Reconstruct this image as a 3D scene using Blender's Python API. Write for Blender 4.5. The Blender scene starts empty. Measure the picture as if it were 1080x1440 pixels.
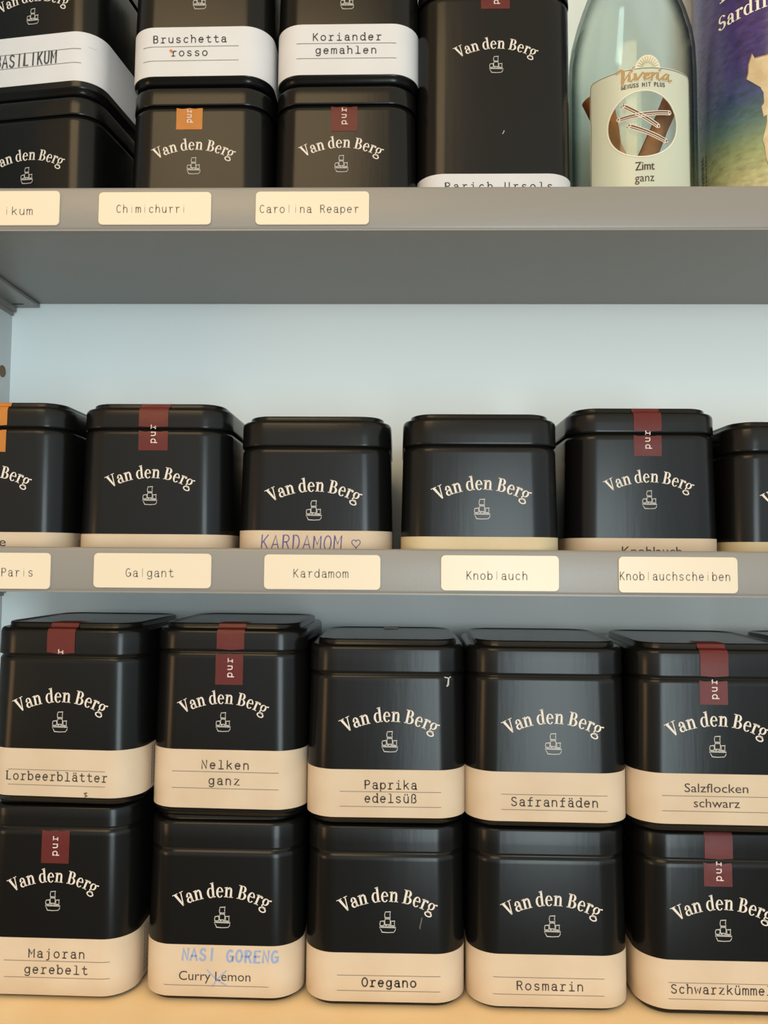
import bpy, bmesh, math, random
from mathutils import Vector, Matrix
from math import sin, cos, pi, radians, copysign, sqrt, atan2

C = bpy.context.scene.collection
random.seed(7)

# ------------------------------------------------------------------ camera
cam_d = bpy.data.cameras.new('camera')
cam = bpy.data.objects.new('camera', cam_d); C.objects.link(cam)
cam_d.sensor_fit = 'VERTICAL'; cam_d.sensor_height = 36.0
cam_d.lens = 36.0 * 1081.6 / 1440.0
cam_d.clip_start = 0.02
CAM_Z = 0.20301
cam.matrix_world = (Matrix.Translation((0, 0, CAM_Z)) @ Matrix.Rotation(0.0204328, 4, 'Z')
                    @ Matrix.Rotation(pi / 2 + 0.0584199, 4, 'X') @ Matrix.Rotation(0.0070647, 4, 'Z'))
bpy.context.scene.camera = cam

# ------------------------------------------------------------------ light of the room
vs = bpy.context.scene.view_settings
vs.view_transform = 'Standard'; vs.look = 'None'; vs.exposure = 0.0; vs.gamma = 1.0
vs.use_curve_mapping = False

world = bpy.data.worlds.new('room_light'); bpy.context.scene.world = world
world.use_nodes = True
wn, wl = world.node_tree.nodes, world.node_tree.links
bgn = wn['Background']
tc = wn.new('ShaderNodeTexCoord'); sp = wn.new('ShaderNodeSeparateXYZ')
wl.new(tc.outputs['Generated'], sp.inputs[0])
mr = wn.new('ShaderNodeMapRange'); mr.inputs[1].default_value = -1; mr.inputs[2].default_value = 1
wl.new(sp.outputs['Z'], mr.inputs[0])
cr = wn.new('ShaderNodeValToRGB'); wl.new(mr.outputs[0], cr.inputs[0])
WORLD_STOPS = [(0.0, (.55, .48, .40)), (0.18, (.50, .44, .36)), (0.25, (.30, .26, .20)), (0.35, (.38, .35, .31)), (0.43, (.90, .92, .92)),
               (0.50, (1.34, 1.42, 1.46)), (0.575, (1.44, 1.48, 1.48)), (0.67, (1.35, 1.25, 1.05)), (0.80, (1.0, .84, .60)), (1.0, (.9, .74, .5))]
els = cr.color_ramp.elements
els[0].position, els[0].color = WORLD_STOPS[0][0], (*WORLD_STOPS[0][1], 1)
els[1].position, els[1].color = WORLD_STOPS[-1][0], (*WORLD_STOPS[-1][1], 1)
for p, c in WORLD_STOPS[1:-1]:
    e = els.new(p); e.color = (*c, 1)
# the far side of the room (ahead of the shelf) is lighter than its dim flanks
mr2 = wn.new('ShaderNodeMapRange'); mr2.inputs[1].default_value = -1; mr2.inputs[2].default_value = 1
wl.new(sp.outputs['X'], mr2.inputs[0])
cr2 = wn.new('ShaderNodeValToRGB'); wl.new(mr2.outputs[0], cr2.inputs[0])
SIDE = [(0.0, (.60, .46, .33)), (.20, (.66, .54, .42)), (.36, (.88, .84, .78)), (.5, (1.0, 1.0, 1.0)), (.64, (1.05, 1.12, 1.17)), (.80, (.95, 1.04, 1.10)), (1.0, (.70, .76, .80))]
e2 = cr2.color_ramp.elements
e2[0].color = (*SIDE[0][1], 1); e2[1].color = (*SIDE[-1][1], 1)
for p, c in SIDE[1:-1]:
    e = e2.new(p); e.color = (*c, 1)
mx = wn.new('ShaderNodeMix'); mx.data_type = 'RGBA'; mx.blend_type = 'MULTIPLY'; mx.inputs[0].default_value = 1.0
wl.new(cr.outputs[0], mx.inputs[6]); wl.new(cr2.outputs[0], mx.inputs[7])
wl.new(mx.outputs[2], bgn.inputs[0]); bgn.inputs[1].default_value = 1.0

def area(name, loc, target, sx, sy, power, col):
    d = bpy.data.lights.new(name, 'AREA'); d.shape = 'RECTANGLE'; d.size = sx; d.size_y = sy
    d.energy = power; d.color = col
    o = bpy.data.objects.new(name, d); C.objects.link(o)
    o.location = loc
    o.rotation_euler = (Vector(target) - Vector(loc)).to_track_quat('-Z', 'Y').to_euler()
    return o
area('window_daylight', (0.37, -1.55, 0.00), (0.0, 0.42, 0.2), 0.50, 1.10, 18.0, (.76, .91, .95))
area('ceiling_lamp', (-0.43, -0.95, 1.20), (0.0, 0.40, 0.2), 0.78, 0.60, 8.0, (1.0, .70, .36))
area('side_lamp', (-1.50, -0.70, 0.00), (0.0, 0.40, 0.10), 0.40, 0.60, 3.5, (1.0, .60, .28))

# ------------------------------------------------------------------ materials
def mat(name, col, rough=0.5, spec=0.5, metal=0.0, noise=None, bump=None, coat=0.0):
    m = bpy.data.materials.new(name); m.use_nodes = True
    nt = m.node_tree; b = nt.nodes['Principled BSDF']
    b.inputs['Base Color'].default_value = (*col, 1)
    b.inputs['Roughness'].default_value = rough
    b.inputs['Specular IOR Level'].default_value = spec
    b.inputs['Metallic'].default_value = metal
    b.inputs['Coat Weight'].default_value = coat
    if noise:
        sc, col2, det = noise
        t = nt.nodes.new('ShaderNodeTexCoord'); n = nt.nodes.new('ShaderNodeTexNoise')
        n.inputs['Scale'].default_value = sc; n.inputs['Detail'].default_value = det
        nt.links.new(t.outputs['Object'], n.inputs['Vector'])
        r = nt.nodes.new('ShaderNodeValToRGB')
        r.color_ramp.elements[0].position = .35; r.color_ramp.elements[1].position = .68
        r.color_ramp.elements[0].color = (*col2, 1); r.color_ramp.elements[1].color = (*col, 1)
        nt.links.new(n.outputs[0], r.inputs[0]); nt.links.new(r.outputs[0], b.inputs['Base Color'])
    if bump:
        sc, st, stretch = bump
        t = nt.nodes.new('ShaderNodeTexCoord'); mp = nt.nodes.new('ShaderNodeMapping')
        mp.inputs['Scale'].default_value = stretch
        n = nt.nodes.new('ShaderNodeTexNoise'); n.inputs['Scale'].default_value = sc; n.inputs['Detail'].default_value = 4
        bp = nt.nodes.new('ShaderNodeBump'); bp.inputs['Strength'].default_value = st; bp.inputs['Distance'].default_value = .0004
        nt.links.new(t.outputs['Object'], mp.inputs[0]); nt.links.new(mp.outputs[0], n.inputs['Vector'])
        nt.links.new(n.outputs[0], bp.inputs['Height']); nt.links.new(bp.outputs[0], b.inputs['Normal'])
    return m

M_TIN = mat('black_lacquered_tin', (.0045, .0045, .0043), .21, .23, bump=(260, .10, (1, 1, .12)))
M_PAPER = {
    'white': mat('white_label_paper', (.60, .59, .60), .6, .3, noise=(40, (.57, .56, .56), 3)),
    'cream': mat('warm_lit_cream_paper', (.57, .455, .335), .6, .3, noise=(40, (.52, .40, .28), 3)),  # cream paper, with the lower shelves' warmer light mixed into its colour
    'ivory': mat('ivory_label_paper', (.54, .44, .28), .6, .3, noise=(40, (.49, .39, .23), 3)),
}
M_LOGO = mat('printed_cream_ink', (.64, .57, .50), .5, .4)
M_SHIP = mat('printed_silver_ink', (.44, .42, .39), .5, .4)
M_INK = mat('black_typed_ink', (.055, .045, .040), .7, .2)
M_RULE = mat('grey_rule_ink', (.20, .16, .13), .7, .2)
M_PEN_B = mat('blue_felt_pen', (.25, .32, .52), .7, .2)
M_PEN_V = mat('violet_ballpoint_ink', (.115, .085, .24), .7, .2)
M_PEN_K = mat('black_pen', (.07, .065, .065), .7, .2)
M_SEAL = {'red': mat('dark_red_seal_tape', (.20, .030, .026), .38, .5, bump=(300, .15, (1, 1, 1))),
          'orange': mat('orange_seal_tape', (.83, .31, .055), .4, .5)}
M_SEALINK = mat('seal_white_ink', (.70, .58, .54), .5, .3)
M_GREY = mat('grey_powder_coated_steel', (.220, .206, .187), .34, .5, bump=(900, .12, (1, 1, 1)))
M_WALL = mat('pale_blue_back_panel', (.77, .82, .81), .75, .3)
M_SIDE = mat('light_grey_side_panel', (.60, .62, .62), .6, .4)
M_BOARD = mat('cream_shelf_board', (.94, .73, .46), .45, .4, noise=(30, (.90, .66, .38), 5))
M_PLATE = mat('white_glossy_name_plate', (.68, .58, .44), .30, .4)
M_PLATEINK = mat('faded_black_print', (.16, .145, .125), .6, .2)
M_DARK = mat('dark_recess', (.03, .028, .025), .7, .2)
M_HOLE = mat('brown_hole_lining', (.20, .14, .08), .7, .2)

# ------------------------------------------------------------------ object helpers
def link(name, me, m=None, parent=None):
    o = bpy.data.objects.new(name, me); C.objects.link(o)
    if m and not me.materials: me.materials.append(m)
    if parent: o.parent = parent
    return o
def mesh(name, bm, smooth=True, angle=35):
    bmesh.ops.recalc_face_normals(bm, faces=bm.faces)
    me = bpy.data.meshes.new(name); bm.to_mesh(me); bm.free()
    if smooth:
        for p in me.polygons: p.use_smooth = True
        me.set_sharp_from_angle(angle=radians(angle))
    return me
def thing(name, label, cat, loc=(0, 0, 0), rz=0, group=None):
    o = bpy.data.objects.new(name, None); C.objects.link(o)
    o.empty_display_size = .02
    o.location = loc; o.rotation_euler = (0, 0, rz)
    return tag(o, label, cat, group)
def tag(o, label, cat, group=None):
    o['label'] = label; o['category'] = cat
    if group: o['group'] = group
    return o
def struct(o):
    o['kind'] = 'structure'; return o
def add_box(bm, x0, x1, y0, y1, z0, z1, bevel=0.0):
    vs_ = [bm.verts.new((x, y, z)) for x in (x0, x1) for y in (y0, y1) for z in (z0, z1)]
    idx = ((0, 1, 3, 2), (4, 6, 7, 5), (0, 4, 5, 1), (2, 3, 7, 6), (0, 2, 6, 4), (1, 5, 7, 3))
    fs = [bm.faces.new([vs_[i] for i in f]) for f in idx]
    if bevel:
        es = list({e for f in fs for e in f.edges})
        bmesh.ops.bevel(bm, geom=es, offset=bevel, segments=3, affect='EDGES', profile=.5)
def box(name, dims, m, bevel=0.0, parent=None):
    bm = bmesh.new(); add_box(bm, *dims, bevel=bevel)
    return link(name, mesh(name, bm), m, parent)

# rounded square ring (counter-clockwise seen from above)
NC = 10
def ring_pts(w, r, z, d=None):
    d = d or w
    hx, hy = w / 2 - r, d / 2 - r; P = []
    for q, (sx, sy) in enumerate(((1, 1), (-1, 1), (-1, -1), (1, -1))):
        for k in range(NC + 1):
            a = q * pi / 2 + k / NC * pi / 2
            P.append((sx * hx + r * cos(a), sy * hy + r * sin(a), z))
    return P
def loft(bm, rings, cap0=True, cap1=True, close=False):
    R = [[bm.verts.new(p) for p in ring] for ring in rings]
    n = len(R[0])
    pairs = list(zip(R, R[1:])) + ([(R[-1], R[0])] if close else [])
    for a, b in pairs:
        for i in range(n):
            bm.faces.new((a[i], a[(i + 1) % n], b[(i + 1) % n], b[i]))
    if cap0: bm.faces.new(R[0][::-1])
    if cap1: bm.faces.new(R[-1])

# ------------------------------------------------------------------ lettering: 2D polygons in millimetres
def ribbon(pts, w, closed=False):
    """polyline -> list of quads of width w with mitred joints"""
    pts = [Vector(p) for p in pts]; n = len(pts); L = []
    for i in range(n):
        if closed: a, b = pts[i - 1], pts[(i + 1) % n]
        else: a, b = pts[max(i - 1, 0)], pts[min(i + 1, n - 1)]
        t = (b - a)
        if t.length < 1e-9: t = Vector((1, 0))
        t.normalize(); nn = Vector((-t.y, t.x))
        k = 1.0
        if 0 < i < n - 1 or closed:
            e = (pts[(i + 1) % n] - pts[i])
            if e.length > 1e-9:
                e.normalize(); k = 1 / max(.6, abs(Vector((-e.y, e.x)).dot(nn)))
        L.append((pts[i] + nn * w / 2 * k, pts[i] - nn * w / 2 * k))
    if not closed:
        for i, s in ((0, -1), (n - 1, 1)):
            j = 1 if i == 0 else n - 2
            t = (pts[i] - pts[j]); t.normalize()
            L[i] = (L[i][0] + t * w * .4, L[i][1] + t * w * .4)
    out = []
    rng = range(n) if closed else range(n - 1)
    for i in rng:
        a, b = L[i], L[(i + 1) % n]
        out.append([tuple(a[1]), tuple(b[1]), tuple(b[0]), tuple(a[0])])
    return out
def arc(cx, cy, rx, ry, a0, a1, n=10):
    return [(cx + rx * cos(radians(a0 + (a1 - a0) * i / n)), cy + ry * sin(radians(a0 + (a1 - a0) * i / n))) for i in range(n + 1)]

# typewriter stroke glyphs: cell 0.60 wide, x-height .50, capitals .70
X = .50
def mono_glyph(c, slab=True):
    bowl = lambda: [arc(.30, .25, .21, .25, 0, 360, 18)]
    base = lambda x, a=.10: [[(x - a, 0), (x + a, 0)]]
    if c == 'a': return [arc(.30, .36, .17, .15, 165, 0, 8) + [(.47, .0)], arc(.29, .145, .18, .145, 60, 300, 12) + [(.47, .13)], [(.38, .272), (.47, .28)], [(.47, .02), (.55, .0)]]
    if c == 'b': return [[(.10, .72), (.10, 0)], arc(.31, .25, .21, .25, 0, 360, 18)] + ([[(.02, .72), (.10, .72)]] if slab else [])
    if c == 'c': return [arc(.32, .25, .21, .25, 45, 315, 14)]
    if c == 'd': return [[(.50, .72), (.50, 0)], arc(.29, .25, .21, .25, 0, 360, 18)] + ([[(.42, .72), (.50, .72)], [(.50, 0), (.57, 0)]] if slab else [])
    if c == 'e': return [[(.10, .27), (.51, .27)] + arc(.30, .25, .21, .25, 5, 315, 16)]
    if c == 'f': return [arc(.42, .55, .14, .15, 75, 180, 6) + [(.28, 0)], [(.12, .46), (.48, .46)]] + (base(.28, .16) if slab else [])
    if c == 'g': return [arc(.29, .26, .20, .24, 0, 360, 18), [(.50, .50), (.50, -.08)] + arc(.30, -.06, .20, .14, 0, -150, 8)]
    if c == 'h': return [[(.11, .72), (.11, 0)], arc(.30, .30, .19, .20, 180, 0, 10) + [(.49, 0)]] + ([[(.03, .72), (.11, .72)]] if slab else [])
    if c == 'i': return [[(.16, .50), (.32, .50), (.32, 0)], [(.32, .66), (.32, .71)], [(.12, 0), (.52, 0)]] if slab else [[(.30, .50), (.30, 0)], [(.30, .66), (.30, .71)]]
    if c == 'j': return [[(.20, .50), (.36, .50), (.36, -.06)] + arc(.22, -.06, .14, .13, 0, -110, 6), [(.36, .66), (.36, .71)]]
    if c == 'k': return [[(.12, .72), (.12, 0)], [(.47, .50), (.13, .22)], [(.25, .32), (.51, 0)]]
    if c == 'l': return [[(.16, .72), (.31, .72), (.31, 0)], [(.11, 0), (.52, 0)]] if slab else [[(.30, .72), (.30, 0)]]
    if c == 'm': return [[(.06, .50), (.06, 0)], arc(.185, .36, .12, .14, 180, 0, 8) + [(.305, 0)], arc(.425, .36, .12, .14, 180, 0, 8) + [(.545, 0)]]
    if c == 'n': return [[(.11, .50), (.11, 0)], arc(.30, .30, .19, .20, 180, 0, 10) + [(.49, 0)]]
    if c == 'o': return [arc(.30, .25, .22, .25, 0, 360, 20)]
    if c == 'p': return [[(.10, .50), (.10, -.19)], arc(.31, .25, .21, .25, 0, 360, 18)]
    if c == 'r': return [[(.12, .50), (.24, .50), (.24, 0)], arc(.42, .28, .18, .22, 180, 60, 8)] + (base(.24, .15) if slab else [])
    if c == 's': return [arc(.30, .37, .17, .13, 30, 200, 8) + [(.22, .28), (.40, .22)] + arc(.30, .13, .18, .13, 30, -160, 9)]
    if c == 't': return [[(.26, .66), (.26, .14)] + arc(.41, .14, .15, .14, 180, 320, 7), [(.10, .48), (.47, .48)]]
    if c == 'u': return [[(.11, .50), (.11, .2)] + arc(.30, .20, .19, .20, 180, 360, 10) + [(.49, .50)], [(.49, .2), (.49, 0)]]
    if c == 'w': return [[(.04, .50), (.17, 0), (.30, .40), (.43, 0), (.56, .50)]]
    if c == 'y': return [[(.08, .50), (.30, .02)], [(.52, .50), (.24, -.16), (.12, -.18)]]
    if c == 'z': return [[(.12, .50), (.49, .50), (.11, 0), (.51, 0)]]
    if c == 'ä': return mono_glyph('a', slab) + [[(.20, .64), (.20, .70)], [(.40, .64), (.40, .70)]]
    if c == 'ü': return mono_glyph('u', slab) + [[(.20, .64), (.20, .70)], [(.40, .64), (.40, .70)]]
    if c == 'é': return mono_glyph('e', slab) + [[(.27, .60), (.37, .72)]]
    if c == 'ß': return [[(.11, 0), (.11, .52)] + arc(.28, .53, .17, .19, 180, -50, 10) + [(.28, .36)] + arc(.30, .18, .19, .18, 80, -110, 10)]
    if c == 'B': return [[(.10, 0), (.10, .70), (.29, .70)] + arc(.29, .535, .17, .165, 90, -90, 8) + [(.10, .37)], [(.29, .37)] + arc(.29, .185, .21, .185, 90, -90, 8) + [(.10, 0)]]
    if c == 'C': return [arc(.32, .35, .23, .35, 50, 310, 16)]
    if c == 'F': return [[(.12, 0), (.12, .70), (.50, .70)], [(.12, .37), (.42, .37)]]
    if c == 'G': return [arc(.31, .35, .23, .35, 55, 350, 16), [(.34, .33), (.54, .33), (.54, .06)]]
    if c == 'K': return [[(.11, .70), (.11, 0)], [(.50, .70), (.12, .28)], [(.22, .40), (.53, 0)]]
    if c == 'L': return [[(.14, .70), (.14, 0), (.50, 0)], [(.06, .70), (.22, .70)]] if slab else [[(.14, .70), (.14, 0), (.50, 0)]]
    if c == 'M': return [[(.07, 0), (.07, .70), (.30, .28), (.53, .70), (.53, 0)]]
    if c == 'N': return [[(.10, 0), (.10, .70), (.50, 0), (.50, .70)]]
    if c == 'O': return [arc(.30, .35, .23, .35, 0, 360, 22)]
    if c == 'P': return [[(.11, 0), (.11, .70), (.30, .70)] + arc(.30, .52, .20, .18, 90, -90, 9) + [(.11, .34)]]
    if c == 'R': return [[(.11, 0), (.11, .70), (.30, .70)] + arc(.30, .53, .19, .17, 90, -90, 9) + [(.11, .36)], [(.32, .36), (.52, 0)]]
    if c == 'S': return [arc(.30, .53, .19, .17, 30, 200, 9) + [(.20, .40), (.42, .30)] + arc(.30, .18, .21, .18, 30, -160, 10)]
    if c == 'U': return [[(.10, .70), (.10, .2)] + arc(.30, .20, .20, .20, 180, 360, 10) + [(.50, .70)]]
    if c == 'A': return [[(.05, 0), (.30, .70), (.55, 0)], [(.15, .25), (.45, .25)]]
    if c == 'D': return [[(.10, 0), (.10, .70), (.25, .70)] + arc(.25, .35, .25, .35, 90, -90, 10) + [(.10, 0)]]
    if c == 'E': return [[(.50, .70), (.11, .70), (.11, 0), (.50, 0)], [(.11, .37), (.44, .37)]]
    if c == 'I': return [[(.30, .70), (.30, 0)]]
    if c == 'T': return [[(.05, .70), (.55, .70)], [(.30, .70), (.30, 0)]]
    return []
def mono_text(txt, u0, u1, v, cap, weight=.085, slab=True, dx=0.0, skew=0.0, jitter=0.0, fade=None):
    """typed line whose ink spans u0..u1, baseline v, capital height cap"""
    n = len(txt); em = cap / .70
    pitch = ((u1 - u0) - .46 * em) / max(1, n - 1) if n > 1 else 0
    P = []; xs = min(1.0, pitch / (.70 * em)) if n > 1 else 1.0
    for i, c in enumerate(txt):
        o = u0 - .07 * em * xs + i * pitch + dx
        j = (random.uniform(-jitter, jitter), random.uniform(-jitter, jitter))
        for s in mono_glyph(c, slab):
            w = weight * em
            if fade and c in fade: w *= .42
            pts = [(o + (x + skew * y) * em * xs + j[0] * em, v + y * em + j[1] * em) for x, y in s]
            P += ribbon(pts, w)
    return P
def sans_text(txt, u0, u1, v, cap):
    """proportional sans line from the built-in face, as 2D polygons"""
    cu = bpy.data.curves.new('t', 'FONT'); cu.body = txt; cu.size = 1; cu.resolution_u = 3; cu.fill_mode = 'FRONT'
    o = bpy.data.objects.new('t', cu); C.objects.link(o)
    bpy.context.view_layer.update()
    me = o.evaluated_get(bpy.context.evaluated_depsgraph_get()).to_mesh()
    xs = [q.co.x for q in me.vertices]; x0, x1 = min(xs), max(xs)
    sx = (u1 - u0) / (x1 - x0); sy = cap / .73
    P = [[(u0 + (me.vertices[i].co.x - x0) * sx, v + me.vertices[i].co.y * sy) for i in p.vertices] for p in me.polygons]
    bpy.data.objects.remove(o); bpy.data.curves.remove(cu)
    return P

# serif glyphs of the brand line: unions of thick / thin pieces; x-height 1
def crescent(cx, cy, rx, ry, ix, iy, a0, a1, ox=0, oy=0, n=16):
    P = []
    for i in range(n):
        q = []
        for a in (a0 + (a1 - a0) * i / n, a0 + (a1 - a0) * (i + 1) / n):
            ca, sa = cos(radians(a)), sin(radians(a))
            q.append(((cx + rx * ca, cy + ry * sa), (cx + ox + ix * ca, cy + oy + iy * sa)))
        P.append([q[0][0], q[1][0], q[1][1], q[0][1]])
    return P
def quad(*p): return [list(p)]
def bar(x0, y0, x1, y1): return [[(x0, y0), (x1, y0), (x1, y1), (x0, y1)]]
def dot(cx, cy, r): return [[(cx + r * cos(k * pi / 5), cy + r * sin(k * pi / 5)) for k in range(10)]]
SER = {
 'V': (1.14, quad((.10, 1.36), (.38, 1.36), (.74, .02), (.58, -.03)) + quad((.86, 1.36), (.97, 1.36), (.70, .0), (.60, .0)) + bar(-.06, 1.31, .54, 1.38) + bar(.72, 1.31, 1.14, 1.38)),
 'a': (.80, crescent(.30, .27, .29, .29, .14, .20, 0, 360, .05, 0) + bar(.46, .12, .67, .74) + crescent(.37, .68, .30, .34, .10, .27, 0, 165, -.01, 0) + dot(.16, .70, .11)
       + quad((.46, .14), (.67, .16), (.80, .06), (.62, -.02)) + quad((.32, .50), (.47, .56), (.47, .63), (.30, .56))),
 'n': (1.02, bar(.13, 0, .35, .96) + quad((.0, .90), (.0, .96), (.35, 1.04), (.35, .88)) + bar(.02, 0, .46, .07) + crescent(.56, .66, .28, .36, .07, .26, 0, 150, 0, 0) + bar(.63, 0, .84, .68) + bar(.53, 0, .95, .07)),
 'd': (.93, crescent(.36, .48, .37, .52, .19, .44, 40, 320, .03, 0) + bar(.53, 0, .75, 1.44) + quad((.40, 1.38), (.40, 1.44), (.75, 1.52), (.75, 1.34)) + quad((.53, 0), (.53, .12), (.88, .09), (.88, .02))),
 'e': (.80, crescent(.38, .48, .38, .53, .18, .45, 5, 322, .02, 0, 20) + bar(.16, .50, .72, .58)),
 'B': (1.06, bar(.14, 0, .38, 1.36) + bar(.0, 0, .5, .07) + bar(.0, 1.31, .5, 1.38) + bar(.3, .68, .55, .76) + crescent(.47, 1.03, .37, .35, .14, .29, -90, 90) + crescent(.50, .375, .45, .375, .21, .305, -90, 90)),
 'r': (.72, bar(.13, 0, .35, .96) + quad((.0, .90), (.0, .96), (.35, 1.04), (.35, .88)) + bar(.02, 0, .50, .07) + crescent(.52, .68, .22, .34, .16, .22, 60, 160) + dot(.60, .88, .13)),
 'g': (.86, crescent(.37, .64, .36, .36, .16, .29, 0, 360) + crescent(.40, -.20, .42, .27, .27, .16, 0, 360) + quad((.16, .38), (.26, .32), (.24, .12), (.10, .16)) + quad((.10, .16), (.16, .04), (.66, .10), (.62, .0)) + bar(.14, -.02, .60, .13) + quad((.60, .86), (.58, .96), (.90, 1.06), (.92, .92))),
 'S': (.90, crescent(.42, .98, .40, .40, .20, .32, 20, 260) + crescent(.40, .36, .44, .40, .20, .32, -170, 95) + quad((.25, .70), (.40, .58), (.62, .64), (.42, .82))),
 'i': (.52, bar(.14, 0, .36, .96) + bar(.02, 0, .48, .07) + bar(.02, .90, .2, .96) + dot(.25, 1.25, .14)),
 'I': (.60, bar(.16, 0, .42, 1.36) + bar(.0, 0, .58, .07) + bar(.0, 1.31, .58, 1.38)),
}
def serif_line(txt, space=.34, track=.0):
    out = []; x = 0
    for c in txt:
        if c == ' ': x += space; continue
        w, polys = SER[c]
        out.append((x + w / 2, w, polys)); x += w + track
    return out, x
def arc_logo(k):
    """brand line bent over an arch, centred on u=0 with the ship's middle at v=0; k = scale"""
    R, half = 42.0 * k, 29.2
    items, total = serif_line('Van den Berg', .34)
    s = R * radians(half) * 2 / total; P = []
    base = 9.0 * k
    for xc, w, polys in items:
        th = -(xc / total - .5) * radians(half) * 2
        for poly in polys:
            q = []
            for x, y in poly:
                lx, ly = (x - w / 2) * s, y * s * 1.02
                q.append((-(R + ly) * sin(th) + lx * cos(th), base - R + (R + ly) * cos(th) + lx * sin(th)))
            P.append(q)
    return P
def ship_logo(k):
    s = .0545 * k; w = .31 * k
    T = lambda pts: [((x - 530) * s, (405 - y) * s) for x, y in pts]
    L = [(T([(510, 322), (553, 320), (548, 344), (553, 366), (508, 368), (505, 346)]), True),
         (T([(510, 378), (549, 376), (553, 400), (550, 424), (508, 424), (506, 400)]), True),
         (T([(470, 398), (500, 394), (503, 412), (499, 432), (468, 434), (466, 414)]), True),
         (T([(556, 396), (590, 394), (586, 412), (590, 432), (556, 432), (559, 414)]), True),
         (T([(462, 446), (598, 446), (594, 468), (582, 484), (530, 487), (484, 484), (476, 466)]), True),
         (T([(478, 444), (490, 434), (504, 445), (518, 430), (530, 445), (546, 430), (560, 445), (576, 434), (590, 445)]), False),
         (T([(530, 366), (530, 378)]), False)]
    P = []
    for pts, cl in L: P += ribbon(pts, w, cl)
    return P

def decal(name, polys, fmap, m, parent, off=.00012):
    bm = bmesh.new()
    for poly in polys:
        vs_ = [bm.verts.new(fmap(u, v, off)) for u, v in poly]
        try: bm.faces.new(vs_)
        except ValueError: pass
    me = bpy.data.meshes.new(name); bm.to_mesh(me); bm.free()
    return link(name, me, m, parent)
def split_long(polys, du=1.5):
    """cut wide quads into strips so that they follow a curved face"""
    out = []
    for p in polys:
        us = [q[0] for q in p]
        if len(p) == 4 and max(us) - min(us) > 2 * du:
            n = int((max(us) - min(us)) / du) + 1
            a, b, c, d = [Vector(q) for q in p]
            for i in range(n):
                t0, t1 = i / n, (i + 1) / n
                out.append([tuple(a.lerp(b, t0)), tuple(a.lerp(b, t1)), tuple(d.lerp(c, t1)), tuple(d.lerp(c, t0))])
        else: out.append(p)
    return out

# ------------------------------------------------------------------ the tins
TYPES = {  # lid gap height, panel top height, label-width, width at the gap, lid width, corner radius (all mm)
 'small': dict(gap=67.4, top=82.9, w=73.8, wt=72.2, lw=72.8, r=14.0, logo=1.0, ship=37.5),
 'large': dict(gap=76.0, top=89.1, w=73.8, wt=72.2, lw=72.8, r=14.0, logo=.942, ship=44.0),
 'tall': dict(gap=134.0, top=148.6, w=79.6, wt=78.4, lw=79.0, r=14.0, logo=.942, ship=97.3),
}
def width_at(t, z): return t['w'] + (t['wt'] - t['w']) * min(1, max(0, (z - 25) / (t['gap'] - 25)))
CACHE = {}
def body_mesh(k):
    if ('b', k) in CACHE: return CACHE['b', k]
    t = TYPES[k]; mm = .001; g = t['gap']; r = t['r']; w, wt = t['w'], t['wt']
    prof = [(w - 11, r - 5, 2.0), (w - 9, r - 4, 2.0), (w - 8.0, r - 3.6, .25), (w - 7.2, r - 3.3, 0), (w - 4.4, r - 2, .35), (w - 2.8, r - 1.2, 1.4), (w - 2.4, r - 1.1, 2.4), (w - .8, r - .3, 3.0),
            (w - .1, r, 3.5), (w, r, 4.2)] + [(width_at(t, z), r, z) for z in (26, g * .6, g - 3.2, g - 1.9)] + [(wt - .5, r, g - 1.0), (wt - 1.2, r - .3, g - .5), (wt - 1.6, r - .5, g - .2), (wt - 1.8, r - .6, g + 2.5), (wt - 6, r - 2, g + 2.5)]
    bm = bmesh.new(); loft(bm, [ring_pts(a * mm, b * mm, z * mm) for a, b, z in prof])
    CACHE['b', k] = mesh('tin_body', bm, angle=50); return CACHE['b', k]
def lid_mesh(k):
    if ('l', k) in CACHE: return CACHE['l', k]
    t = TYPES[k]; mm = .001; g = t['gap']; r = t['r']; w = t['lw']; T = t['top']
    prof = [(w - 1.6, r - .6, g + 2.4), (w - 1.2, r - .4, g + .9), (w - .5, r - .1, g + .55), (w, r, g + .9), (w, r, g + 1.6), (w - .25, r, g + 5), (w - .3, r, T - 4.6), (w - .9, r - .2, T - 3.5), (w - 2.2, r - .8, T - 2.75), (w - 4.0, r - 1.6, T - 2.5),
            (w - 7.0, r - 2.8, T - 2.65), (w - 7.7, r - 3.0, T - 2.2), (w - 7.8, r - 3.1, T - .8), (w - 8.3, r - 3.3, T - .25), (w - 9.4, r - 3.8, T), (w - 10.6, r - 4.2, T - .05), (w - 12, r - 4.6, T - .45), (w - 20, r - 6, T - .5)]
    bm = bmesh.new(); loft(bm, [ring_pts(a * mm, b * mm, z * mm) for a, b, z in prof])
    CACHE['l', k] = mesh('lid', bm, angle=50); return CACHE['l', k]
def label_mesh(k, z0, z1):
    key = ('p', k, z0, z1)
    if key in CACHE: return CACHE[key]
    t = TYPES[k]; mm = .001; r = t['r']
    pr = [(width_at(t, z0) + .05, z0), (width_at(t, z0) + .22, z0), (width_at(t, z1) + .22, z1), (width_at(t, z1) + .05, z1)]
    bm = bmesh.new(); loft(bm, [ring_pts(w * mm, (r + .1) * mm, z * mm) for w, z in pr], cap0=False, cap1=False, close=True)
    CACHE[key] = mesh('paper_label', bm, angle=60); return CACHE[key]
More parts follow.
